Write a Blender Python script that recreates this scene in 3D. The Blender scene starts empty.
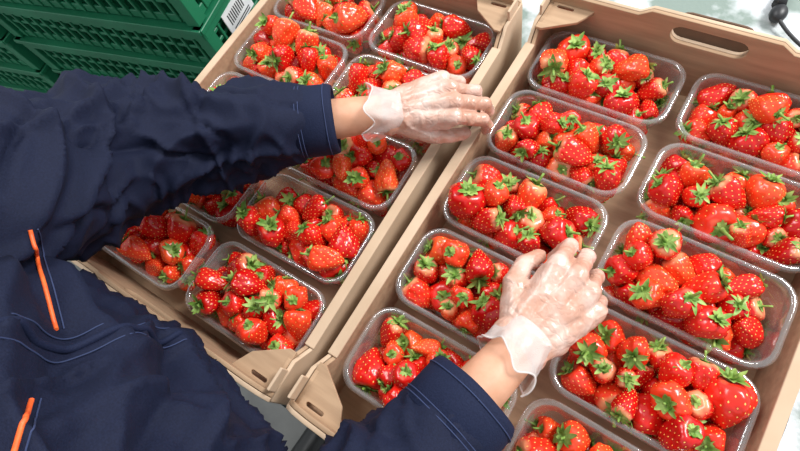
import bpy, bmesh, math, random
import numpy as np
from mathutils import Vector, Matrix, Euler, noise
from mathutils.bvhtree import BVHTree
random.seed(7)
H0 = 0.97            # world height of the punnet rims
TT = H0 - 0.075      # table top
def W(x, y, h): return Vector((x, y, h + H0))
scn = bpy.context.scene
COL = scn.collection
try:
    scn.view_settings.view_transform = 'Standard'
    scn.view_settings.look = 'None'
    scn.view_settings.exposure = 0.0
except Exception: pass

# ------------------------------------------------------------- materials
def newmat(name):
    m = bpy.data.materials.new(name); m.use_nodes = True
    nt = m.node_tree; nt.nodes.clear()
    out = nt.nodes.new('ShaderNodeOutputMaterial')
    return m, nt, out
def principled(nt, out, **kw):
    b = nt.nodes.new('ShaderNodeBsdfPrincipled')
    for k, v in kw.items():
        b.inputs[k.replace('_', ' ')].default_value = v
    nt.links.new(b.outputs[0], out.inputs[0]); return b
def noise_mix(nt, c1, c2, scale=20, detail=4, coord='Object', lo=.35, hi=.65, stretch=None):
    tc = nt.nodes.new('ShaderNodeTexCoord'); n = nt.nodes.new('ShaderNodeTexNoise')
    n.inputs['Scale'].default_value = scale; n.inputs['Detail'].default_value = detail
    if stretch:
        mp = nt.nodes.new('ShaderNodeMapping'); mp.inputs['Scale'].default_value = stretch
        nt.links.new(tc.outputs[coord], mp.inputs[0]); nt.links.new(mp.outputs[0], n.inputs['Vector'])
    else: nt.links.new(tc.outputs[coord], n.inputs['Vector'])
    r = nt.nodes.new('ShaderNodeValToRGB')
    r.color_ramp.elements[0].position = lo; r.color_ramp.elements[1].position = hi
    r.color_ramp.elements[0].color = (*c1, 1); r.color_ramp.elements[1].color = (*c2, 1)
    nt.links.new(n.outputs['Fac'], r.inputs[0]); return r, n
def add_bump(nt, b, src, strength=.3, dist=.001):
    bp = nt.nodes.new('ShaderNodeBump'); bp.inputs['Strength'].default_value = strength
    bp.inputs['Distance'].default_value = dist
    nt.links.new(src, bp.inputs['Height']); nt.links.new(bp.outputs[0], b.inputs['Normal'])
def simple(name, col, rough=.5, c2=None, scale=20, bump=0, bdist=.001, stretch=None, **kw):
    m, nt, out = newmat(name)
    b = principled(nt, out, Roughness=rough, **kw)
    r, n = noise_mix(nt, col, c2 or tuple(c*.85 for c in col), scale, stretch=stretch)
    nt.links.new(r.outputs[0], b.inputs['Base Color'])
    if bump: add_bump(nt, b, n.outputs['Fac'], bump, bdist)
    return m

M_card = simple('cardboard_kraft', (.43, .28, .170), .85, (.35, .22, .13), 14, .25, .0006, stretch=(1, 9, 9))
M_card2 = simple('cardboard_light', (.56, .41, .285), .85, (.48, .34, .225), 14, .2, .0006)
M_cardD = simple('cardboard_dark', (.13, .07, .038), .85, (.085, .045, .025), 30)
M_leaf = simple('strawberry_calyx', (.085, .20, .020), .5, (.34, .47, .12), 90, .2)
M_leaf.node_tree.nodes['Principled BSDF'].inputs['Specular IOR Level'].default_value = .3
M_seed = simple('strawberry_seed', (.90, .62, .16), .35, (.95, .45, .10), 60)
M_jacket = simple('navy_workwear_fabric', (.0028, .0050, .020), .8, (.0050, .0085, .029), 700, .4, .0008)
M_jacketB = simple('navy_cuff_fabric', (.004, .0075, .028), .8, (.007, .012, .038), 700, .4, .0008)
for mm in (M_jacket, M_jacketB): mm.node_tree.nodes['Principled BSDF'].inputs['Specular IOR Level'].default_value = .26
M_thread = simple('blue_stitching', (.022, .036, .10), .8)
M_trous = simple('dark_trousers_fabric', (.01, .014, .03), .85, (.016, .02, .045), 500, .3)
M_orange = simple('orange_piping', (.80, .10, .02), .5, (.9, .16, .03), 200, .2)
M_skin = simple('skin', (.55, .27, .16), .5, (.63, .33, .21), 60, .2, .0004)
M_hair = simple('brown_hair', (.05, .025, .012), .5, (.09, .05, .025), 60, .6, .003, stretch=(6, 6, 1))
M_shoe = simple('black_leather', (.015, .015, .015), .4)
M_black = simple('black_rubber', (.012, .012, .014), .45)
M_green = simple('green_plastic', (.006, .125, .055), .45, (.010, .165, .075), 9)
M_label = simple('white_label', (.75, .75, .75), .6, (.68, .69, .7), 40)
M_ink = simple('black_ink', (.03, .03, .03), .6)
M_floor = simple('concrete_floor', (.12, .12, .12), .8, (.20, .20, .19), 5, .3, .002)
M_eye = simple('eye_white', (.85, .85, .83), .25)
M_lip = simple('lips', (.55, .20, .17), .45)
M_steel = simple('galvanised_steel', (.5, .5, .52), .35, Metallic=1.0)

# table sheeting : white plastic film with greenish grey blotches
m, nt, out = newmat('white_plastic_sheet'); M_table = m
b = principled(nt, out, Roughness=.32)
r, n = noise_mix(nt, (.20, .25, .22), (.66, .68, .70), 12, 7, lo=.44, hi=.57)
nt.links.new(r.outputs[0], b.inputs['Base Color']); add_bump(nt, b, n.outputs['Fac'], .7, .008)

# strawberry flesh
def berry_mat(name, pale):
    m, nt, out = newmat(name)
    b = principled(nt, out, Roughness=.23)
    b.inputs['Subsurface Weight'].default_value = .06
    b.inputs['Subsurface Radius'].default_value = (.006, .001, .0005)
    b.inputs['Subsurface Scale'].default_value = .4
    b.inputs['Specular IOR Level'].default_value = .52
    oi = nt.nodes.new('ShaderNodeObjectInfo')
    r = nt.nodes.new('ShaderNodeValToRGB'); e = r.color_ramp.elements
    e[0].position = 0; e[0].color = (.48, .003, .003, 1)
    e[1].position = 1; e[1].color = (.88, .085, .018, 1)
    x = e.new(.5); x.color = (.74, .016, .008, 1)
    nt.links.new(oi.outputs['Random'], r.inputs[0])
    at = nt.nodes.new('ShaderNodeAttribute'); at.attribute_name = 'ripe'
    tc = nt.nodes.new('ShaderNodeTexCoord'); nz = nt.nodes.new('ShaderNodeTexNoise')
    nz.inputs['Scale'].default_value = 60; nt.links.new(tc.outputs['Object'], nz.inputs['Vector'])
    ad = nt.nodes.new('ShaderNodeMath'); ad.operation = 'MULTIPLY_ADD'
    ad.inputs[1].default_value = .7; nt.links.new(nz.outputs['Fac'], ad.inputs[0]); nt.links.new(at.outputs['Fac'], ad.inputs[2])
    mr = nt.nodes.new('ShaderNodeMapRange'); mr.inputs['From Min'].default_value = 1.28 - pale; mr.inputs['From Max'].default_value = 1.75 - pale
    nt.links.new(ad.outputs[0], mr.inputs['Value'])
    mx = nt.nodes.new('ShaderNodeMix'); mx.data_type = 'RGBA'
    nt.links.new(mr.outputs[0], mx.inputs['Factor']); nt.links.new(r.outputs[0], mx.inputs[6]); mx.inputs[7].default_value = (.84, .50, .24, 1)
    nt.links.new(mx.outputs[2], b.inputs['Base Color'])
    return m
M_berry = berry_mat('strawberry_flesh', -.10)
M_berryP = berry_mat('strawberry_flesh_pale_shoulder', .18)

# clear PET
m, nt, out = newmat('clear_pet_plastic'); M_pet = m
tr = nt.nodes.new('ShaderNodeBsdfTransparent'); tr.inputs[0].default_value = (.97, .97, .97, 1)
gl = nt.nodes.new('ShaderNodeBsdfGlossy'); gl.inputs['Roughness'].default_value = .08; gl.inputs[0].default_value = (1, 1, 1, 1)
df = nt.nodes.new('ShaderNodeBsdfDiffuse'); df.inputs[0].default_value = (.88, .84, .82, 1)
lw = nt.nodes.new('ShaderNodeLayerWeight'); lw.inputs['Blend'].default_value = .35
mr = nt.nodes.new('ShaderNodeMapRange'); mr.inputs['To Min'].default_value = .05; mr.inputs['To Max'].default_value = .6
nt.links.new(lw.outputs['Facing'], mr.inputs['Value'])
m1 = nt.nodes.new('ShaderNodeMixShader'); nt.links.new(mr.outputs[0], m1.inputs[0]); nt.links.new(tr.outputs[0], m1.inputs[1]); nt.links.new(gl.outputs[0], m1.inputs[2])
m2 = nt.nodes.new('ShaderNodeMixShader'); m2.inputs[0].default_value = .10; nt.links.new(m1.outputs[0], m2.inputs[1]); nt.links.new(df.outputs[0], m2.inputs[2])
nt.links.new(m2.outputs[0], out.inputs[0])

# latex glove over a hand (whitish film, skin showing through)
m, nt, out = newmat('vinyl_glove_on_skin'); M_glove = m
b = principled(nt, out, Roughness=.36)
b.inputs['Coat Weight'].default_value = .3; b.inputs['Coat Roughness'].default_value = .16
r, n = noise_mix(nt, (.52, .28, .20), (.70, .53, .46), 36, 7, lo=.42, hi=.74)
nt.links.new(r.outputs[0], b.inputs['Base Color'])
tc = nt.nodes.new('ShaderNodeTexCoord'); wv = nt.nodes.new('ShaderNodeTexVoronoi'); wv.feature = 'DISTANCE_TO_EDGE'; wv.inputs['Scale'].default_value = 75
nz = nt.nodes.new('ShaderNodeTexNoise'); nz.inputs['Scale'].default_value = 30; nz.inputs['Detail'].default_value = 3
vm = nt.nodes.new('ShaderNodeVectorMath'); vm.operation = 'MULTIPLY_ADD'; vm.inputs[1].default_value = (.06, .06, .06)
nt.links.new(tc.outputs['Object'], nz.inputs['Vector']); nt.links.new(nz.outputs['Color'], vm.inputs[0]); nt.links.new(tc.outputs['Object'], vm.inputs[2]); nt.links.new(vm.outputs[0], wv.inputs['Vector'])
add_bump(nt, b, wv.outputs['Distance'], .5, .0032)
# loose glove film
m, nt, out = newmat('vinyl_glove_film'); M_film = m
b = principled(nt, out, Roughness=.3); b.inputs['Base Color'].default_value = (.82, .77, .74, 1)
wv = nt.nodes.new('ShaderNodeTexNoise'); wv.inputs['Scale'].default_value = 60; add_bump(nt, b, wv.outputs['Fac'], .6, .002)
tr = nt.nodes.new('ShaderNodeBsdfTransparent'); mx = nt.nodes.new('ShaderNodeMixShader'); mx.inputs[0].default_value = .44
nt.links.new(tr.outputs[0], mx.inputs[1]); nt.links.new(b.outputs[0], mx.inputs[2]); nt.links.new(mx.outputs[0], out.inputs[0])

# ------------------------------------------------------------- helpers
def obj(name, me, parent=None, mats=(), smooth=False):
    o = bpy.data.objects.new(name, me); COL.objects.link(o)
    if parent: o.parent = parent
    for mt in mats: me.materials.append(mt)
    if smooth:
        for p in me.polygons: p.use_smooth = True
    return o
def empty(name, loc=(0, 0, 0), rz=0):
    e = bpy.data.objects.new(name, None); COL.objects.link(e); e.location = loc; e.rotation_euler = (0, 0, rz)
    e.empty_display_size = .05; return e
def bm_box(bm, c, s, mi=0, rot=None):
    r = bmesh.ops.create_cube(bm, size=1)
    mt = Matrix.Translation(c) @ (rot.to_4x4() if rot else Matrix.Identity(4)) @ Matrix.Diagonal((*s, 1))
    bmesh.ops.transform(bm, matrix=mt, verts=r['verts'])
    fs = set(f for v in r['verts'] for f in v.link_faces)
    for f in fs: f.material_index = mi
def bm_obj(name, bm, parent=None, mats=(), smooth=False, bevel=0):
    me = bpy.data.meshes.new(name); bm.to_mesh(me); bm.free()
    o = obj(name, me, parent, mats, smooth)
    if bevel:
        md = o.modifiers.new('bevel', 'BEVEL'); md.width = bevel; md.segments = 2; md.limit_method = 'ANGLE'
    return o
def plate(name, outer, holes, thick, mat4, parent, mat):
    cu = bpy.data.curves.new(name, 'CURVE'); cu.dimensions = '2D'; cu.fill_mode = 'BOTH'; cu.extrude = thick/2; cu.bevel_depth = .0006; cu.bevel_resolution = 1
    for pts in [outer] + holes:
        sp = cu.splines.new('POLY'); sp.points.add(len(pts)-1); sp.use_cyclic_u = True
        for i, p in enumerate(pts): sp.points[i].co = (p[0], p[1], 0, 1)
    t = bpy.data.objects.new(name, cu); COL.objects.link(t)
    dg = bpy.context.evaluated_depsgraph_get(); me = bpy.data.meshes.new_from_object(t.evaluated_get(dg))
    bpy.data.objects.remove(t)
    me.transform(mat4); me.materials.clear()
    return obj(name, me, parent, [mat])
def stadium(cx, cy, w, h, n=8):
    r = h/2; pts = []
    for i in range(n+1): a = -math.pi/2+math.pi*i/n; pts.append((cx+w/2-r+r*math.cos(a), cy+r*math.sin(a)))
    for i in range(n+1): a = math.pi/2+math.pi*i/n; pts.append((cx-w/2+r+r*math.cos(a), cy+r*math.sin(a)))
    return pts
def tube_curve(name, pts, rad, parent, mat, res=3):
    cu = bpy.data.curves.new(name, 'CURVE'); cu.dimensions = '3D'; cu.bevel_depth = rad; cu.bevel_resolution = res; cu.use_fill_caps = True
    sp = cu.splines.new('NURBS'); sp.points.add(len(pts)-1)
    for i, p in enumerate(pts): sp.points[i].co = (*p, 1)
    sp.use_endpoint_u = True; sp.order_u = 3; sp.resolution_u = 8
    o = bpy.data.objects.new(name, cu); COL.objects.link(o); cu.materials.append(mat)
    if parent: o.parent = parent
    return o

# ------------------------------------------------------------- strawberries
PROF = [(-.07, 0), (-.03, .10), (.0, .20), (-.03, .30), (-.12, .37), (-.25, .40), (-.40, .385), (-.55, .335), (-.70, .265), (-.83, .18), (-.93, .10), (-.985, .04), (-1, 0)]
def prof(t):
    x = t*(len(PROF)-1); i = min(int(x), len(PROF)-2); f = x-i
    P = [PROF[max(i-1, 0)], PROF[i], PROF[i+1], PROF[min(i+2, len(PROF)-1)]]
    o = []
    for k in (0, 1):
        a, b_, c, d = [p[k] for p in P]
        o.append(.5*((2*b_)+(-a+c)*f+(2*a-5*b_+4*c-d)*f*f+(-a+3*b_-3*c+d)*f**3))
    return o[0], max(o[1], 0)
def make_berry(k):
    rnd = random.Random(100+k)
    NR, NS = 38, 52; L = .040
    wide = rnd.uniform(.86, 1.14); flat = rnd.uniform(.76, 1.0); blunt = rnd.uniform(-.15, .38); bend = rnd.uniform(-.18, .18)
    off = Vector((k*7.3, k*1.7, 0))
    def pos(t, th):
        z, r = prof(t)
        r = r*(1+blunt*max(0, -z-.45)*1.2)
        d = Vector((math.cos(th), math.sin(th), z*1.5))
        lump = 1+.20*noise.noise(d*1.3+off)+.08*noise.noise(d*3.1+off)+.03*math.sin(3*th+k)*(1 if z > -.6 else .5)
        r *= lump*wide
        return Vector((r*math.cos(th)+bend*z*z, r*math.sin(th)*flat, z))*L
    seeds = []; ga = math.pi*(3-math.sqrt(5)); NSD = 100
    for i in range(NSD):
        z = -.06-.90*(i+.5)/NSD
        lo, hi = .28, 1.0
        for _ in range(14):
            mid = (lo+hi)/2
            if prof(mid)[0] > z: lo = mid
            else: hi = mid
        seeds.append((lo, (i*ga) % (2*math.pi)))
    sp = [pos(t, th) for t, th in seeds]
    S = np.array(sp); verts = []; ripe = []
    for i in range(NR+1):
        t = i/NR
        for j in range(NS):
            if i in (0, NR) and j > 0: continue
            th = 2*math.pi*(j+.5*(i % 2))/NS
            p = pos(t, th)
            d2 = ((S-np.array(p))**2).sum(1)
            dimple = float(np.exp(-d2/(.0012**2)).sum())
            c = Vector((0, 0, -.4*L)); nrm = (p-c).normalized()
            p = p - nrm*.0010*min(dimple, 1)
            verts.append(p); ripe.append(max(0, 1+prof(t)[0]*1.9) if t > .1 else 1.0)
    faces = []
    idx = lambda i, j: 0 if i == 0 else (len(verts)-1 if i == NR else 1+(i-1)*NS+(j % NS))
    for i in range(NR):
        for j in range(NS):
            q = [idx(i, j), idx(i+1, j), idx(i+1, j+1), idx(i, j+1)]
            qq = []
            for v in q:
                if v not in qq: qq.append(v)
            if len(qq) >= 3: faces.append((qq, 0))
    for (t, th), p in zip(seeds, sp):
        a = pos(t+.01, th)-p; a.normalize(); u = (pos(t, th+.05)-p).normalized(); n = u.cross(a).normalized()
        if n.dot(p-Vector((0, 0, -.4*L))) < 0: n = -n
        c = p-n*.00045; b0 = len(verts)
        la, lu, ln = .00110, .00066, .00054
        for v in (c+a*la, c+u*lu, c-a*la, c-u*lu, c+n*ln): verts.append(v); ripe.append(0)
        for f in ((0, 1, 4), (1, 2, 4), (2, 3, 4), (3, 0, 4)): faces.append(([b0+x for x in f], 1))
    # calyx
    nl = rnd.choice((8, 9, 10, 11)); lift = rnd.uniform(-.35, .75)
    for l in range(nl+5):
        inner = l >= nl
        th = 2*math.pi*l/nl+rnd.uniform(-.25, .25); ll = L*rnd.uniform(.20, .40)*(.6 if inner else 1); wd = L*rnd.uniform(.045, .075)
        lf = lift+rnd.uniform(-.3, .35)+(.6 if inner else 0); curl = rnd.uniform(-1.2, .6)
        er = Vector((math.cos(th), math.sin(th), 0)); et = Vector((-math.sin(th), math.cos(th), 0))
        NSG = 6; b0 = len(verts); p = er*.02*L+Vector((0, 0, .0*L)); ang = .12+lf*.3; tw = rnd.uniform(-.5, .5)
        for s in range(NSG+1):
            f = s/NSG
            w = wd*(math.sin(math.pi*min(1, f*.80+.18))**.9)*(1 if f < 1 else 0)
            for k2, sx in enumerate((-1, 0, 1)):
                verts.append(p+et*w*sx+Vector((0, 0, (-.35 if sx == 0 else .0)*w+.008*L+sx*w*tw*f))); ripe.append(0)
            ang2 = ang+(lf*.9-.6*(1-lf))*f+curl*f*f
            p = p+(er*math.cos(ang2)+Vector((0, 0, math.sin(ang2))))*ll/NSG
        for s in range(NSG):
            for k2 in (0, 1):
                a0 = b0+s*3+k2
                faces.append(([a0, a0+1, a0+4, a0+3], 2))
    b0 = len(verts); sl = L*rnd.uniform(.10, .40); tilt = Vector((rnd.uniform(-.4, .4), rnd.uniform(-.4, .4), 1))
    for s in range(4):
        c = tilt*(sl*s/3)+Vector((0, 0, -.03*L)); rr = L*(.034 if s else .07)
        for j in range(6): verts.append(c+Vector((math.cos(j*math.pi/3), math.sin(j*math.pi/3), 0))*rr); ripe.append(0)
    for s in range(3):
        for j in range(6): faces.append(([b0+s*6+j, b0+s*6+(j+1) % 6, b0+s*6+6+(j+1) % 6, b0+s*6+6+j], 2))
    faces.append(([b0+18+j for j in range(6)], 2))
    me = bpy.data.meshes.new('strawberry_mesh'); me.from_pydata(verts, [], [f for f, _ in faces])
    for p, (f, mi) in zip(me.polygons, faces): p.material_index = mi; p.use_smooth = True
    at = me.attributes.new('ripe', 'FLOAT', 'POINT'); at.data.foreach_set('value', ripe)
    me.materials.append(M_berryP if k % 4 == 0 else M_berry); me.materials.append(M_seed); me.materials.append(M_leaf)
    me.update(); return me
BERRIES = [make_berry(k) for k in range(16)]

# punnet tray mesh
def rrect(hx, hy, r, z, n=6, rib=0):
    pts = []
    for cx, cy, a0 in ((hx-r, hy-r, 0), (-hx+r, hy-r, 90), (-hx+r, -hy+r, 180), (hx-r, -hy+r, 270)):
        for i in range(n+1):
            a = math.radians(a0+90*i/n); pts.append((cx+r*math.cos(a), cy+r*math.sin(a), z))
    out = []
    for i, p in enumerate(pts):
        q = pts[(i+1) % len(pts)]; out.append(p)
        if (i+1) % (n+1) == 0:
            K = 16 if abs(q[0]-p[0]) > abs(q[1]-p[1]) else 10
            dx, dy = q[0]-p[0], q[1]-p[1]; l = math.hypot(dx, dy)
            for s in range(1, K):
                o = rib if s % 2 else 0
                out.append((p[0]+dx*s/K-o*dy/l*-1*-1, p[1]+dy*s/K+o*dx/l, z))
    return out
def make_tray():
    HX, HY = .0900, .0515
    rings = [rrect(HX-.024, HY-.018, .012, -.0600), rrect(HX-.0175, HY-.0125, .016, -.0625), rrect(HX-.0165, HY-.0115, .018, -.060, rib=.001),
             rrect(HX-.012, HY-.009, .020, -.035, rib=.0012), rrect(HX-.0075, HY-.0065, .022, -.008, rib=.001), rrect(HX-.0065, HY-.006, .022, -.0005),
             rrect(HX-.0055, HY-.005, .023, .0012), rrect(HX-.001, HY-.001, .026, .0012), rrect(HX, HY, .027, -.0002), rrect(HX+.0003, HY+.0003, .027, -.004)]
    n = len(rings[0]); v = [p for r in rings for p in r]; f = []
    for i in range(len(rings)-1):
        for j in range(n): f.append((i*n+j, i*n+(j+1) % n, (i+1)*n+(j+1) % n, (i+1)*n+j))
    f.append(tuple(reversed(range(n))))
    me = bpy.data.meshes.new('punnet_tray'); me.from_pydata(v, [], f); me.materials.append(M_pet)
    for p in me.polygons: p.use_smooth = True
    return me
TRAY = make_tray()

def settle(seed, N):
    rs = np.random.RandomState(seed)
    s = rs.uniform(.72, 1.12, N); big = rs.rand(N) < .14; s[big] *= 1.2
    rA = .0150*s; rB = .0098*s; D = .0160*s
    A = np.stack([rs.uniform(-.065, .065, N), rs.uniform(-.03, .03, N), rs.uniform(-.04, .10, N)], 1)
    d = rs.normal(size=(N, 3)); d[:, 2] *= .5; d /= np.linalg.norm(d, axis=1)[:, None]
    B = A+d*D[:, None]
    P = np.concatenate([A, B]); r = np.concatenate([rA, rB]); n = 2*N
    rr = r[:, None]+r[None]; own = np.zeros((n, n), bool); ii = np.arange(N); own[ii, ii+N] = own[ii+N, ii] = True
    np.fill_diagonal(own, True)
    for it in range(260):
        P[:, 2] -= .0010 if it < 200 else .0004
        P[:, :2] *= .9985
        for _ in range(2):
            df = P[:, None]-P[None]; dist = np.linalg.norm(df, axis=2)+1e-9
            pen = np.maximum(rr*.95-dist, 0); pen[own] = 0
            P += (df/dist[..., None]*(pen*.36)[..., None]).sum(1)
            v = P[N:]-P[:N]; l = np.linalg.norm(v, axis=1)+1e-9
            c = v/l[:, None]*((l-D)/2)[:, None]; P[:N] += c; P[N:] -= c
            P[:, 2] = np.maximum(P[:, 2], -.058+r)
            f = np.clip((P[:, 2]+.06)/.06, 0, 1)
            hx = .072+.0100*f-r; hy = .038+.0065*f-r
            P[:, 0] = np.clip(P[:, 0], -hx, hx); P[:, 1] = np.clip(P[:, 1], -hy, hy)
    return P[:N], P[N:], s
def punnet(loc, rz, seed, N=34):
    e = empty('strawberry_punnet', loc, rz)
    t = bpy.data.objects.new('clear_tray', TRAY); COL.objects.link(t); t.parent = e
    A, B, s = settle(seed, N); rnd = random.Random(seed)
    for a, b_, sc in zip(A, B, s):
        ax = Vector(a-b_).normalized()
        q = ax.to_track_quat('Z', 'Y')
        sp = Matrix.Rotation(rnd.uniform(0, 6.28), 4, 'Z')
        o = bpy.data.objects.new('strawberry', rnd.choice(BERRIES)); COL.objects.link(o); o.parent = e
        o.matrix_basis = Matrix.Translation(Vector(a)+ax*.0145*sc) @ q.to_matrix().to_4x4() @ sp @ Matrix.Scale(sc, 4)
    return e

# ------------------------------------------------------------- cardboard crates
PU, PV = .19, .110
def crate(loc, rz, y0, y1):
    e = empty('cardboard_crate', loc, rz)
    HX = .200; ZB = -.070; ZE = .046; ZS = .008; ym = (y0+y1)/2; HY = (y1-y0)/2
    OFF = Matrix.Translation((0, ym, 0))
    plate('base', [(-HX, -HY), (HX, -HY), (HX, HY), (-HX, HY)], [], .003, OFF @ Matrix.Translation((0, 0, ZB)), e, M_card)
    for sy in (-1, 1):
        o = [(-HX, ZB), (HX, ZB), (HX, ZE-.014), (HX-.012, ZE-.006), (HX-.03, ZE-.002), (.085, ZE-.002), (.070, ZE+.008), (-.070, ZE+.008), (-.085, ZE-.002), (-HX+.03, ZE-.002), (-HX+.012, ZE-.006), (-HX, ZE-.014)]
        hole = stadium(0, .031, .088, .026)
        for k, dy in enumerate((0, -.0055)):
            mt = OFF @ Matrix.Translation((0, sy*(HY+dy), 0)) @ Matrix.Rotation(math.pi/2, 4, 'X')
            plate('end_wall_ply', o, [hole], .0036, mt, e, M_card if k else M_card2)
        fl_ = stadium(0, 0, .090, .030)
        mt = OFF @ Matrix.Translation((0, sy*(HY+.012), .028)) @ Matrix.Rotation(math.pi/2+sy*math.radians(-24), 4, 'X')
        plate('handle_flap', fl_, [], .003, mt, e, M_cardD)
    for sx in (-1, 1):
        o = [(-HY, ZB), (HY, ZB), (HY, ZE-.016), (HY-.045, ZE-.016), (HY-.065, ZS), (-HY+.065, ZS), (-HY+.045, ZE-.016), (-HY, ZE-.016)]
        for k, dx in enumerate((0, -.006)):
            mt = OFF @ Matrix.Translation((sx*(HX+dx), 0, 0)) @ Matrix.Rotation(math.pi/2, 4, 'Z') @ Matrix.Rotation(math.pi/2, 4, 'X')
            plate('side_wall_ply', o, [], .0036, mt, e, M_card if k else M_card2)
        bm = bmesh.new(); bm_box(bm, (sx*(HX-.003), ym, ZS+.0015), (.013, 2*(HY-.066), .003)); bm_obj('side_fold', bm, e, [M_card2], bevel=.001)
        for sy in (-1, 1):
            g = [(0, 0), (-.060, 0), (-.045, -.026), (-.008, -.050), (0, -.050)]
            g = [(sx*(HX-.004)+sx*p[0], sy*(HY-.004)+sy*p[1]) for p in g]
            if sx*sy < 0: g = g[::-1]
            sl = stadium(sx*(HX-.026), sy*(HY-.013), .024, .006)
            plate('corner_ledge', g, [sl], .003, OFF @ Matrix.Translation((0, 0, ZE-.018)), e, M_card)
            bm = bmesh.new(); bm_box(bm, (sx*(HX-.001), ym+sy*(HY-.022), ZE-.008), (.0035, .026, .016)); bm_obj('stacking_tab', bm, e, [M_card2], bevel=.001)
    return e
def place(cx, cy, yaw, ix, iy):
    c, s = math.cos(yaw), math.sin(yaw); x, y = ix*PU/2, iy*PV
    return W(cx+c*x-s*y, cy+s*x+c*y, 0)
RC = (0, 0, 0.0); LC = (-.4271, -.0315, .018)
seed = 10
for C, ys in ((RC, (-.318, .288)), (LC, (-.296, .292))):
    crate(W(C[0], C[1], 0), C[2], *ys)
    for ix in (-1, 1):
        for iy in (-2, -1, 0, 1, 2):
            seed += 1
            j = random.Random(seed)
            punnet(place(*C, ix, iy)+Vector((j.uniform(-.002, .002), j.uniform(-.0015, .0015), 0)), C[2]+j.uniform(-.012, .012), seed, j.choice((40, 41, 42)))

# ------------------------------------------------------------- table, floor
tb = empty('packing_table', (0, 0, 0))
bm = bmesh.new(); bm_box(bm, (.2175, .435, TT-.015), (1.685, 1.55, .03)); o = bm_obj('table_top', bm, tb, [M_table], bevel=.004)
bm = bmesh.new()
for x in (-.58, 1.0):
    for y in (-.28, 1.14): bm_box(bm, (x, y, (TT-.03)/2), (.05, .05, TT-.03))
for y in (-.28, 1.14): bm_box(bm, (.2, y, .25), (1.6, .03, .03))
bm_obj('table_legs', bm, tb, [M_steel], bevel=.003)
bm = bmesh.new(); bm_box(bm, (0, 0, -.05), (9, 9, .1)); bm_obj('floor', bm, None, [M_floor])

# ------------------------------------------------------------- green crates
def green_mesh():
    bm = bmesh.new(); LX, LY, HH = .60, .40, .105
    bm_box(bm, (0, 0, .004), (LX-.03, LY-.03, .006))
    for s in (-1, 1):
        bm_box(bm, (0, s*(LY/2-.008), HH-.005), (LX, .022, .010)); bm_box(bm, (s*(LX/2-.008), 0, HH-.005), (.022, LY, .010))
        bm_box(bm, (0, s*(LY/2-.004), HH-.016), (LX-.01, .004, .022)); bm_box(bm, (s*(LX/2-.004), 0, HH-.016), (.004, LY-.01, .022))
        for z, h in ((.010, .016), (.046, .007), (.066, .007)):
            bm_box(bm, (0, s*(LY/2-.013), z), (LX-.03, .005, h)); bm_box(bm, (s*(LX/2-.013), 0, z), (.005, LY-.03, h))
        n = 20
        for i in range(n+1):
            bm_box(bm, (-LX/2+.017+(LX-.034)*i/n, s*(LY/2-.012), .05), (.006, .009, .092))
        for i in range(13):
            bm_box(bm, (s*(LX/2-.012), -LY/2+.017+(LY-.034)*i/12, .05), (.009, .006, .092))
        for t in (-1, 1): bm_box(bm, (s*(LX/2-.016), t*(LY/2-.016), .05), (.026, .026, .096))
    me = bpy.data.meshes.new('green_crate_shell'); bm.to_mesh(me); bm.free(); me.materials.append(M_green); return me
GM = green_mesh()
ang = math.radians(14)
ux = Vector((math.cos(ang), math.sin(ang), 0)); uy = Vector((-math.sin(ang), math.cos(ang), 0))
corner = Vector((-.735, .075, 0))
def green_stack(cc, n, a):
    for i in range(n):
        e = empty('green_plastic_crate', (cc.x, cc.y, .002+.105*i), a+math.radians(random.uniform(-.8, .8)))
        g = bpy.data.objects.new('crate_shell', GM); COL.objects.link(g); g.parent = e
        md = g.modifiers.new('bevel', 'BEVEL'); md.width = .0012; md.segments = 1
        bm = bmesh.new(); bm_box(bm, (.2985, -.10, .055), (.002, .085, .05), 0)
        for k in range(9): bm_box(bm, (.2997, -.13+k*.006, .06), (.0006, .0025, .022), 1)
        for k in range(2): bm_box(bm, (.2997, -.10, .040-k*.005), (.0006, .06, .002), 1)
        bm_obj('paper_label', bm, e, [M_label, M_ink])
green_stack(corner-ux*.30+uy*.20, 11, ang)
green_stack(corner-ux*.30+uy*.62+ux*.03, 11, ang)
green_stack(corner-ux*.93+uy*.19, 11, ang)

# ------------------------------------------------------------- cables on the table
tube_curve('black_power_cable', [(.236, -.30, TT+.004), (.228, -.12, TT+.004), (.232, -.05, TT+.004), (.222, .0, TT+.004), (.236, .04, TT+.004), (.226, .12, TT+.004), (.25, .2, TT+.004), (.26, .34, TT+.004), (.16, .39, TT+.004), (.09, .42, TT+.006), (.065, .445, TT+.012)], .0025, None, M_black)
bm = bmesh.new()
bmesh.ops.create_uvsphere(bm, u_segments=20, v_segments=12, radius=.011, matrix=Matrix.Translation((.062, .455, TT+.011)) @ Matrix.Diagonal((1, 1.4, .9, 1)))
bmesh.ops.create_cone(bm, cap_ends=True, segments=16, radius1=.009, radius2=.006, depth=.03, matrix=Matrix.Translation((.058, .485, TT+.011)) @ Matrix.Rotation(-math.pi/2, 4, 'X'))
bm_obj('black_microphone', bm, None, [M_black], True)

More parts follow.
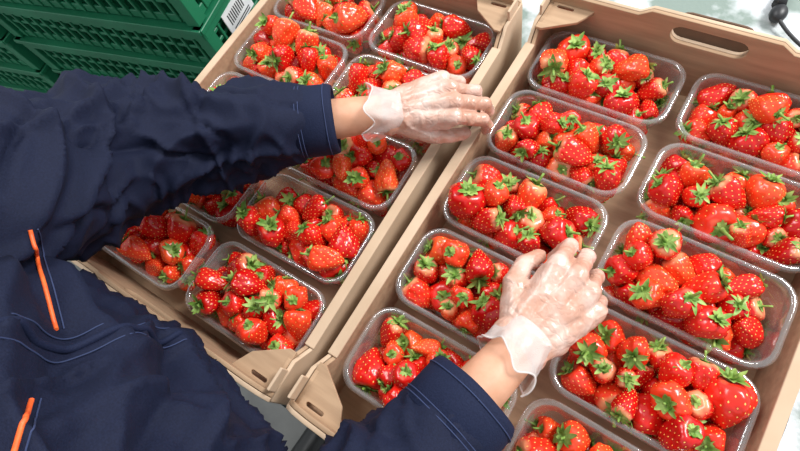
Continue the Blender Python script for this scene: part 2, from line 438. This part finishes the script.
# ------------------------------------------------------------- organic modelling
def capsule(bm, a, b_, ra, rb, seg=16, rings=6, squash=None):
    a, b_ = Vector(a), Vector(b_); ax = (b_-a); L = ax.length; ax.normalize()
    q = ax.to_track_quat('Z', 'Y').to_matrix()
    def ring(z, r): 
        return [bm.verts.new(a+q@Vector((r*math.cos(2*math.pi*j/seg), r*math.sin(2*math.pi*j/seg), z))) for j in range(seg)]
    rs = []
    for i in range(1, rings): t = -math.pi/2+math.pi/2*i/rings; rs.append(ring(ra*math.sin(t), ra*math.cos(t)))
    rs.append(ring(0, ra)); rs.append(ring(L, rb))
    for i in range(1, rings): t = math.pi/2*i/rings; rs.append(ring(L+rb*math.sin(t), rb*math.cos(t)))
    p0 = bm.verts.new(a-ax*ra); p1 = bm.verts.new(b_+ax*rb)
    for k in range(len(rs)-1):
        for j in range(seg): bm.faces.new((rs[k][j], rs[k][(j+1) % seg], rs[k+1][(j+1) % seg], rs[k+1][j]))
    for j in range(seg): bm.faces.new((p0, rs[0][(j+1) % seg], rs[0][j])); bm.faces.new((p1, rs[-1][j], rs[-1][(j+1) % seg]))
def ellipsoid(bm, c, r, rot=None):
    bmesh.ops.create_uvsphere(bm, u_segments=24, v_segments=16, radius=1, matrix=Matrix.Translation(c) @ (rot.to_4x4() if rot else Matrix.Identity(4)) @ Matrix.Diagonal((*r, 1)))
def loft(bm, rings):
    n = len(rings[0]); vs = [[bm.verts.new(p) for p in r] for r in rings]
    for i in range(len(rings)-1):
        for j in range(n): bm.faces.new((vs[i][j], vs[i][(j+1) % n], vs[i+1][(j+1) % n], vs[i+1][j]))
    bm.faces.new(list(reversed(vs[0]))); bm.faces.new(vs[-1])
def fuse(bm, voxel, smooth_it, name):
    bmesh.ops.recalc_face_normals(bm, faces=bm.faces)
    me = bpy.data.meshes.new('tmp'); bm.to_mesh(me); bm.free()
    t = bpy.data.objects.new('tmp', me); COL.objects.link(t)
    md = t.modifiers.new('r', 'REMESH'); md.mode = 'VOXEL'; md.voxel_size = voxel
    md = t.modifiers.new('s', 'SMOOTH'); md.factor = .5; md.iterations = smooth_it
    dg = bpy.context.evaluated_depsgraph_get(); out = bpy.data.meshes.new_from_object(t.evaluated_get(dg)); out.name = name
    bpy.data.objects.remove(t); out.materials.clear(); return out
def displace(me, fn):
    me.update(); n = [v.normal.copy() for v in me.vertices]
    for v, nn in zip(me.vertices, n): v.co = v.co+nn*fn(v.co)
    me.update()

worker = empty('worker', (0, 0, 0))
L_sh = W(-.44, -.375, .31); L_el = W(-.515, -.185, .125); L_wr = W(-.277, .015, .075)
R_sh = W(-.11, -.50, .31); R_el = W(-.08, -.405, .12); R_wr = W(-.0226, -.1514, .08)

bm = bmesh.new()
def ering(c, w, d, rz, tilt=0, n=40, pw=2.5):
    out = []; ca, sa = math.cos(rz), math.sin(rz)
    for j in range(n):
        a = 2*math.pi*j/n; x = w*math.copysign(abs(math.cos(a))**(2/pw), math.cos(a)); y = d*math.copysign(abs(math.sin(a))**(2/pw), math.sin(a))
        out.append(c+Vector((ca*x-sa*y, sa*x+ca*y, tilt*y)))
    return out
RZ = math.radians(-12)
loft(bm, [ering(W(-.345, -.595, -.27), .20, .15, RZ), ering(W(-.33, -.570, -.10), .205, .175, RZ), ering(W(-.305, -.535, -.01), .22, .172, RZ, .05, 40, 3),
          ering(W(-.290, -.497, .065), .22, .176, RZ, .05, 40, 3), ering(W(-.290, -.474, .16), .205, .165, RZ, -.05, 40, 2.8), ering(W(-.29, -.456, .25), .19, .135, RZ, -.2),
          ering(W(-.28, -.455, .33), .165, .10, RZ, -.25), ering(W(-.275, -.46, .375), .10, .075, RZ, -.3), ering(W(-.272, -.455, .405), .068, .066, RZ, -.3)])
def sleeve(sh, el, wr, r0, r1, r2, f_end):
    end = el.lerp(wr, f_end)
    capsule(bm, sh, sh.lerp(el, .55), r0, (r0+r1)/2*.98, 24, 8); capsule(bm, sh.lerp(el, .5), el, (r0+r1)/2, r1, 24, 8)
    ax = (end-el).normalized(); q = ax.to_track_quat('Z', 'Y').to_matrix(); rings = []
    K = 7
    for i in range(K+1):
        t = i/K; r = r1+(r2-r1)*t**1.35
        rings.append([el.lerp(end, t)+q@Vector((r*math.cos(2*math.pi*j/24), r*math.sin(2*math.pi*j/24), 0)) for j in range(24)])
    loft(bm, rings); return end, ax
L_end, L_ax = sleeve(L_sh, L_el, L_wr, .086, .074, .036, .80)
R_end, R_ax = sleeve(R_sh, R_el, R_wr, .080, .064, .039, .77)
capsule(bm, W(-.28, -.455, .30), L_sh, .085, .078, 20); capsule(bm, W(-.28, -.455, .30), R_sh, .085, .078, 20)
jm = fuse(bm, .0040, 7, 'jacket')
def arm_fold(p, el, ax, L):
    s = (p-el).dot(ax); rad = (p-el-ax*s).length
    if rad > .12 or s < -.05 or s > L: return 0
    ph = s/.034+1.5*noise.noise(p*14)+.7*noise.noise(p*30)
    amp = .0070*max(0, 1-s/L)**.5*(.45+.9*abs(noise.noise(p*11+Vector((2, 2, 2)))))
    return amp*(1-2*abs(math.sin(ph*math.pi/1.0))**.7)
def folds(p):
    a = noise.noise(p*6)*.014+noise.noise(p*17+Vector((3, 1, 7)))*.005
    wp = p+Vector((noise.noise(p*5), noise.noise(p*5+Vector((7, 7, 7))), noise.noise(p*5+Vector((3, 7, 1)))))*.06
    rdg = 1-abs(noise.noise(Vector((wp.x*7, wp.y*7, wp.z*18))+Vector((9, 2, 1))))*4.5
    rdg2 = 1-abs(noise.noise(Vector((wp.x*24+wp.y*14, wp.y*8, wp.z*14))+Vector((1, 5, 4))))*5.0
    rdg3 = 1-abs(noise.noise(Vector((wp.x*9-wp.z*12, wp.y*16, wp.z*7))+Vector((4, 8, 4))))*6.0
    k = 1.0
    for e in (L_end, R_end): k = min(k, max(.10, (p-e).length/.15))
    v = (a+max(0, rdg)**1.3*.015+max(0, rdg2)**1.3*.009-max(0, rdg3)**1.2*.009)*k-.004
    v += arm_fold(p, L_el, L_ax, .22)+arm_fold(p, R_el, R_ax, .18)
    return v
displace(jm, folds)
jacket = obj('navy_jacket', jm, worker, [M_jacket], True)
bvh = BVHTree.FromObject(jacket, bpy.context.evaluated_depsgraph_get())
def cast_line(name, a, da, b_, db, rad, mat, n=24, shift=Vector((0, 0, 0))):
    # trim sewn on the jacket: a line pressed onto the cloth along the given world directions
    out = []
    for i in range(n+1):
        o = Vector(a).lerp(Vector(b_), i/n)+shift; d = Vector(da).lerp(Vector(db), i/n).normalized()
        loc, nrm, ii, dd = bvh.ray_cast(o, d)
        if loc: out.append(loc+nrm*.0008)
    if len(out) > 3: tube_curve(name, out, rad, worker, mat)
P1 = (W(-.182, -.2596, .40), (-.9795, -.1537, -.7514), W(-.1396, -.2803, .40), (-.8537, -.2905, -.8406))
P2 = (W(-.129, -.301, .40), (-.8359, -.431, -.8859), W(-.121, -.3143, .40), (-.8176, -.53, -.9202))
cast_line('orange_piping_upper', *P1, .0016, M_orange); cast_line('orange_piping_lower', *P2, .0016, M_orange)
cast_line('seam_stitch_upper', *P1, .0006, M_thread, shift=Vector((.006, .004, 0))); cast_line('seam_stitch_lower', *P2, .0006, M_thread, shift=Vector((.006, .004, 0)))
# zip placket running down the jacket front
for nm, dx, rd, mt_ in (('front_placket', 0, .0030, M_jacketB), ('front_placket_stitch', .010, .0006, M_thread), ('front_placket_stitch_inner', -.010, .0006, M_thread)):
    out = []
    for i in range(26):
        h = .30-.26*i/25; loc, nrm, ii, dd = bvh.ray_cast(W(-.27+dx, -.10, h), Vector((-.05, -1, 0)).normalized())
        if loc and loc.y < -.24: out.append(loc+nrm*.0006)
    if len(out) > 4: tube_curve(nm, out, rd, worker, mt_)
# cuffs
def cuff(end, ax, r, name):
    q = ax.to_track_quat('Z', 'Y').to_matrix(); bm = bmesh.new(); prof_ = [(-.045, r+.0015), (-.044, r+.0035), (-.004, r+.0030), (.001, r+.001), (.001, r-.003), (-.02, r-.004)]
    rings = []
    for z, rr in prof_:
        ring = []
        for j in range(40):
            a = 2*math.pi*j/40; w = 1+.05*math.sin(2*a+1)+.025*math.sin(5*a+z*40)
            ring.append(bm.verts.new(end+q@Vector((rr*w*math.cos(a), rr*w*math.sin(a), z))))
        rings.append(ring)
    for i in range(len(rings)-1):
        for j in range(40): bm.faces.new((rings[i][j], rings[i][(j+1) % 40], rings[i+1][(j+1) % 40], rings[i+1][j]))
    bm_obj(name, bm, worker, [M_jacketB], True)
    for z in (-.040, -.036, -.008):
        pts = []
        for j in range(41):
            a = 2*math.pi*j/40; w = 1+.05*math.sin(2*a+1)+.025*math.sin(5*a+z*40); pts.append(end+q@Vector(((r+.0038)*w*math.cos(a), (r+.0038)*w*math.sin(a), z)))
        tube_curve(name+'_stitch', pts, .0006, worker, M_thread, 1)
cuff(L_end, L_ax, .0365, 'sleeve_cuff_left'); cuff(R_end, R_ax, .0400, 'sleeve_cuff_right')

# trousers + boots
bm = bmesh.new()
fl = lambda x, y, z: Vector((x, y, z))
for s, kx in ((-1, -.46), (1, -.27)):
    capsule(bm, fl(kx+.01, -.60, .86), fl(kx, -.58, .50), .098, .068, 20); capsule(bm, fl(kx, -.58, .50), fl(kx-.005*s, -.62, .12), .068, .055, 20)
ellipsoid(bm, (-.36, -.60, .84), (.175, .13, .12))
tm = fuse(bm, .008, 5, 'trousers'); displace(tm, lambda p: noise.noise(p*9)*.010)
obj('trousers', tm, worker, [M_trous], True)
for s, kx in ((-1, -.46), (1, -.27)):
    bm = bmesh.new(); capsule(bm, fl(kx, -.64, .055), fl(kx, -.46, .042), .046, .040); capsule(bm, fl(kx, -.63, .07), fl(kx, -.62, .15), .046, .05); ellipsoid(bm, (kx, -.55, .02), (.048, .14, .02))
    sm = fuse(bm, .006, 3, 'boot'); obj('boot', sm, worker, [M_shoe], True)

# head and neck
hd = W(-.255, -.435, .545); R3 = Euler((math.radians(-28), 0, RZ)).to_matrix()
hp = lambda x, y, z: hd+R3@Vector((x, y, z))
bm = bmesh.new()
ellipsoid(bm, hp(0, -.012, .03), (.074, .092, .085), R3); ellipsoid(bm, hp(0, .02, -.035), (.058, .066, .075), R3)
ellipsoid(bm, hp(0, .055, -.088), (.026, .022, .018), R3)
capsule(bm, hp(0, .082, .012), hp(0, .100, -.022), .008, .012); ellipsoid(bm, hp(0, .084, -.052), (.022, .010, .010), R3)
for s in (-1, 1):
    ellipsoid(bm, hp(s*.076, -.005, -.008), (.009, .018, .030), R3); ellipsoid(bm, hp(s*.034, .070, .020), (.020, .012, .007), R3); ellipsoid(bm, hp(s*.04, .055, -.03), (.022, .02, .02), R3)
capsule(bm, W(-.275, -.462, .37), hp(0, -.02, -.05), .060, .052, 20)
hm = fuse(bm, .0035, 4, 'head_neck'); obj('head', hm, worker, [M_skin], True)
bm = bmesh.new(); ellipsoid(bm, hp(0, -.028, .042), (.083, .094, .088), R3); ellipsoid(bm, hp(0, -.06, -.01), (.074, .055, .075), R3)
hm = fuse(bm, .004, 4, 'hair'); displace(hm, lambda p: noise.noise(p*45)*.004); obj('hair', hm, worker, [M_hair], True)
for s in (-1, 1):
    bm = bmesh.new(); ellipsoid(bm, hp(s*.031, .076, .003), (.0125, .009, .007), R3); bm_obj('eye', bm, worker, [M_eye], True)
    bm = bmesh.new(); ellipsoid(bm, hp(s*.031, .0835, .002), (.005, .0025, .005), R3); bm_obj('iris', bm, worker, [M_black], True)
    bm = bmesh.new(); capsule(bm, hp(s*.016, .084, .024), hp(s*.045, .076, .026), .003, .002, 8, 3); bm_obj('eyebrow', bm, worker, [M_hair], True)
bm = bmesh.new(); ellipsoid(bm, hp(0, .091, -.054), (.023, .006, .006), R3); bm_obj('lips', bm, worker, [M_lip], True)
bm = bmesh.new(); rings = []
for z, k in ((-.02, 1.25), (.02, 1.12), (.045, 1.18), (.045, 1.10), (.02, 1.05)):
    rings.append([bm.verts.new(p) for p in ering(W(-.272, -.458, .375+z), .068*k, .066*k, RZ, -.3, 32, 2)])
for i in range(4):
    for j in range(32): bm.faces.new((rings[i][j], rings[i][(j+1) % 32], rings[i+1][(j+1) % 32], rings[i+1][j]))
bm_obj('collar', bm, worker, [M_jacketB], True)

# hands ------------------------------------------------
def hand(name, wr, ydir, zdir, right, flex, thumb, fore_from, sc=1.0, splay=1.0):
    Y = Vector(ydir).normalized(); Z = Vector(zdir); Z = (Z-Y*Z.dot(Y)).normalized(); X = Y.cross(Z)
    if right: X = -X
    T = lambda p: wr+(X*p[0]+Y*p[1]+Z*p[2])*sc
    bm = bmesh.new()
    fin = [((.027, .086, .0), (.044, .026, .021), .0092, 5), ((.008, .090, .004), (.048, .030, .022), .0094, 1), ((-.012, .086, .002), (.044, .028, .021), .0088, -4), ((-.030, .077, -.004), (.034, .021, .018), .0078, -10)]
    for k, (base, ls, r, sp) in enumerate(fin):
        a = 0; p = Vector(base); fx = flex[k]; s = math.radians(sp*splay)
        capsule(bm, T((base[0]*.45, .006, -.002)), T(base), .0155*sc, .0118*sc)
        capsule(bm, T((base[0]*.8, .05, -.006)), T((base[0], base[1]-.012, -.006)), .014*sc, .011*sc)
        for i, l in enumerate(ls):
            a += math.radians(fx[i]); d = Vector((math.sin(s)*math.cos(a), math.cos(s)*math.cos(a), -math.sin(a))); q = p+d*l
            rr = r*(1-.09*i)
            capsule(bm, T(p), T(q), rr*1.03*sc, rr*.90*sc, 14)
            if i: ellipsoid(bm, T(p+Vector((0, 0, .0006))), (rr*1.08*sc,)*3)
            p = q
    capsule(bm, T((.012, .0, -.001)), T((-.012, 0, -.001)), .0195*sc, .0185*sc)
    capsule(bm, T((.020, .030, -.008)), T((-.022, .028, -.008)), .016*sc, .015*sc); capsule(bm, T((.020, .062, -.004)), T((-.024, .056, -.006)), .0135*sc, .013*sc)
    th = [Vector(t) for t in thumb]
    capsule(bm, T(th[0]), T(th[1]), .0165*sc, .0120*sc); capsule(bm, T(th[1]), T(th[2]), .0118*sc, .0102*sc); capsule(bm, T(th[2]), T(th[3]), .0104*sc, .0084*sc)
    capsule(bm, T((.018, .05, -.006)), T(th[1]), .012*sc, .008*sc)
    fax = (fore_from-wr).normalized()
    capsule(bm, wr, wr+fax*.004, .0220*sc, .0225*sc)
    me = fuse(bm, .0015, 4, name); displace(me, lambda p: noise.noise(p*70)*.0009+max(0, 1-abs(noise.noise(p*42+Vector((5, 5, 5))))*6)*.0009)
    obj(name, me, worker, [M_glove], True)
    bm = bmesh.new(); capsule(bm, fore_from, wr.lerp(fore_from, .05), .034, .0215, 24)
    me = fuse(bm, .003, 3, 'forearm'); o = obj('forearm_'+name, me, worker, [M_skin], True)
    ax = fax; q = ax.to_track_quat('Z', 'Y').to_matrix(); bm = bmesh.new(); NN = 64; rows = []
    for i in range(15):
        t = i/14; z = -.016+t*.038; row = []
        for j in range(NN):
            a = 2*math.pi*j/NN
            r = .0232+.0088*t**1.5+(.0010+.0068*t)*noise.noise(Vector((math.cos(a)*2.1, math.sin(a)*2.1, t*1.5+(9 if right else 0))))+.0013*math.sin(a*9+t*4)*t
            zz = z+t*.017*noise.noise(Vector((math.cos(a)*1.5, math.sin(a)*1.5, 4)))
            row.append(bm.verts.new(wr+q@Vector((r*math.cos(a), r*math.sin(a), zz))))
        rows.append(row)
    for i in range(14):
        for j in range(NN): bm.faces.new((rows[i][j], rows[i][(j+1) % NN], rows[i+1][(j+1) % NN], rows[i+1][j]))
    o = bm_obj('glove_cuff_'+name, bm, worker, [M_film], True)
    tube_curve('glove_bead_'+name, [o.data.vertices[14*NN+j % NN].co.copy() for j in range(NN+1)], .0009, worker, M_film, 2)

hand('gloved_hand_left', L_wr, (.80, .60, .06), (.05, -.30, 1), False,
     [(38, 42, 22), (40, 44, 24), (44, 46, 26), (48, 46, 26)],
     [(.018, .018, -.008), (.036, .050, -.022), (.038, .074, -.038), (.034, .094, -.050)], L_el, .88, .5)
hand('gloved_hand_right', R_wr, (.26, .96, .02), (.25, -.15, 1), True,
     [(44, 48, 24), (48, 50, 26), (52, 50, 28), (54, 50, 28)],
     [(.020, .018, -.008), (.044, .044, -.016), (.050, .068, -.028), (.044, .088, -.040)], R_el, .92, .7)

# ------------------------------------------------------------- lights
w = bpy.data.worlds.new('overcast_sky'); scn.world = w; w.use_nodes = True
bg = w.node_tree.nodes['Background']; bg.inputs[0].default_value = (.91, .96, 1, 1); bg.inputs[1].default_value = .86
def area(name, loc, tgt, size, power, col):
    l = bpy.data.lights.new(name, 'AREA'); l.size = size; l.energy = power; l.color = col; o = bpy.data.objects.new(name, l); COL.objects.link(o)
    o.location = loc; o.rotation_euler = (Vector(tgt)-Vector(loc)).to_track_quat('-Z', 'Y').to_euler()
area('added_highlight_light', (1.2, 1.6, 3.0), (0, 0, H0), .9, 108, (1, .998, .99))  # area lamp added for highlights, no window stands there
area('added_overhead_light', (-1.3, .3, 3.0), (-.2, 0, H0), .8, 28, (1, 1, 1))  # weaker area lamp added overhead, unseen and without a fixture

# ------------------------------------------------------------- camera
cam = bpy.data.cameras.new('camera'); co = bpy.data.objects.new('camera', cam); COL.objects.link(co)
co.location = (.0098, -.2295, H0+.5472); co.rotation_euler = (.4157, .2019, .5661)
cam.sensor_width = 36; cam.lens = 22.5; cam.clip_start = .02
scn.camera = co
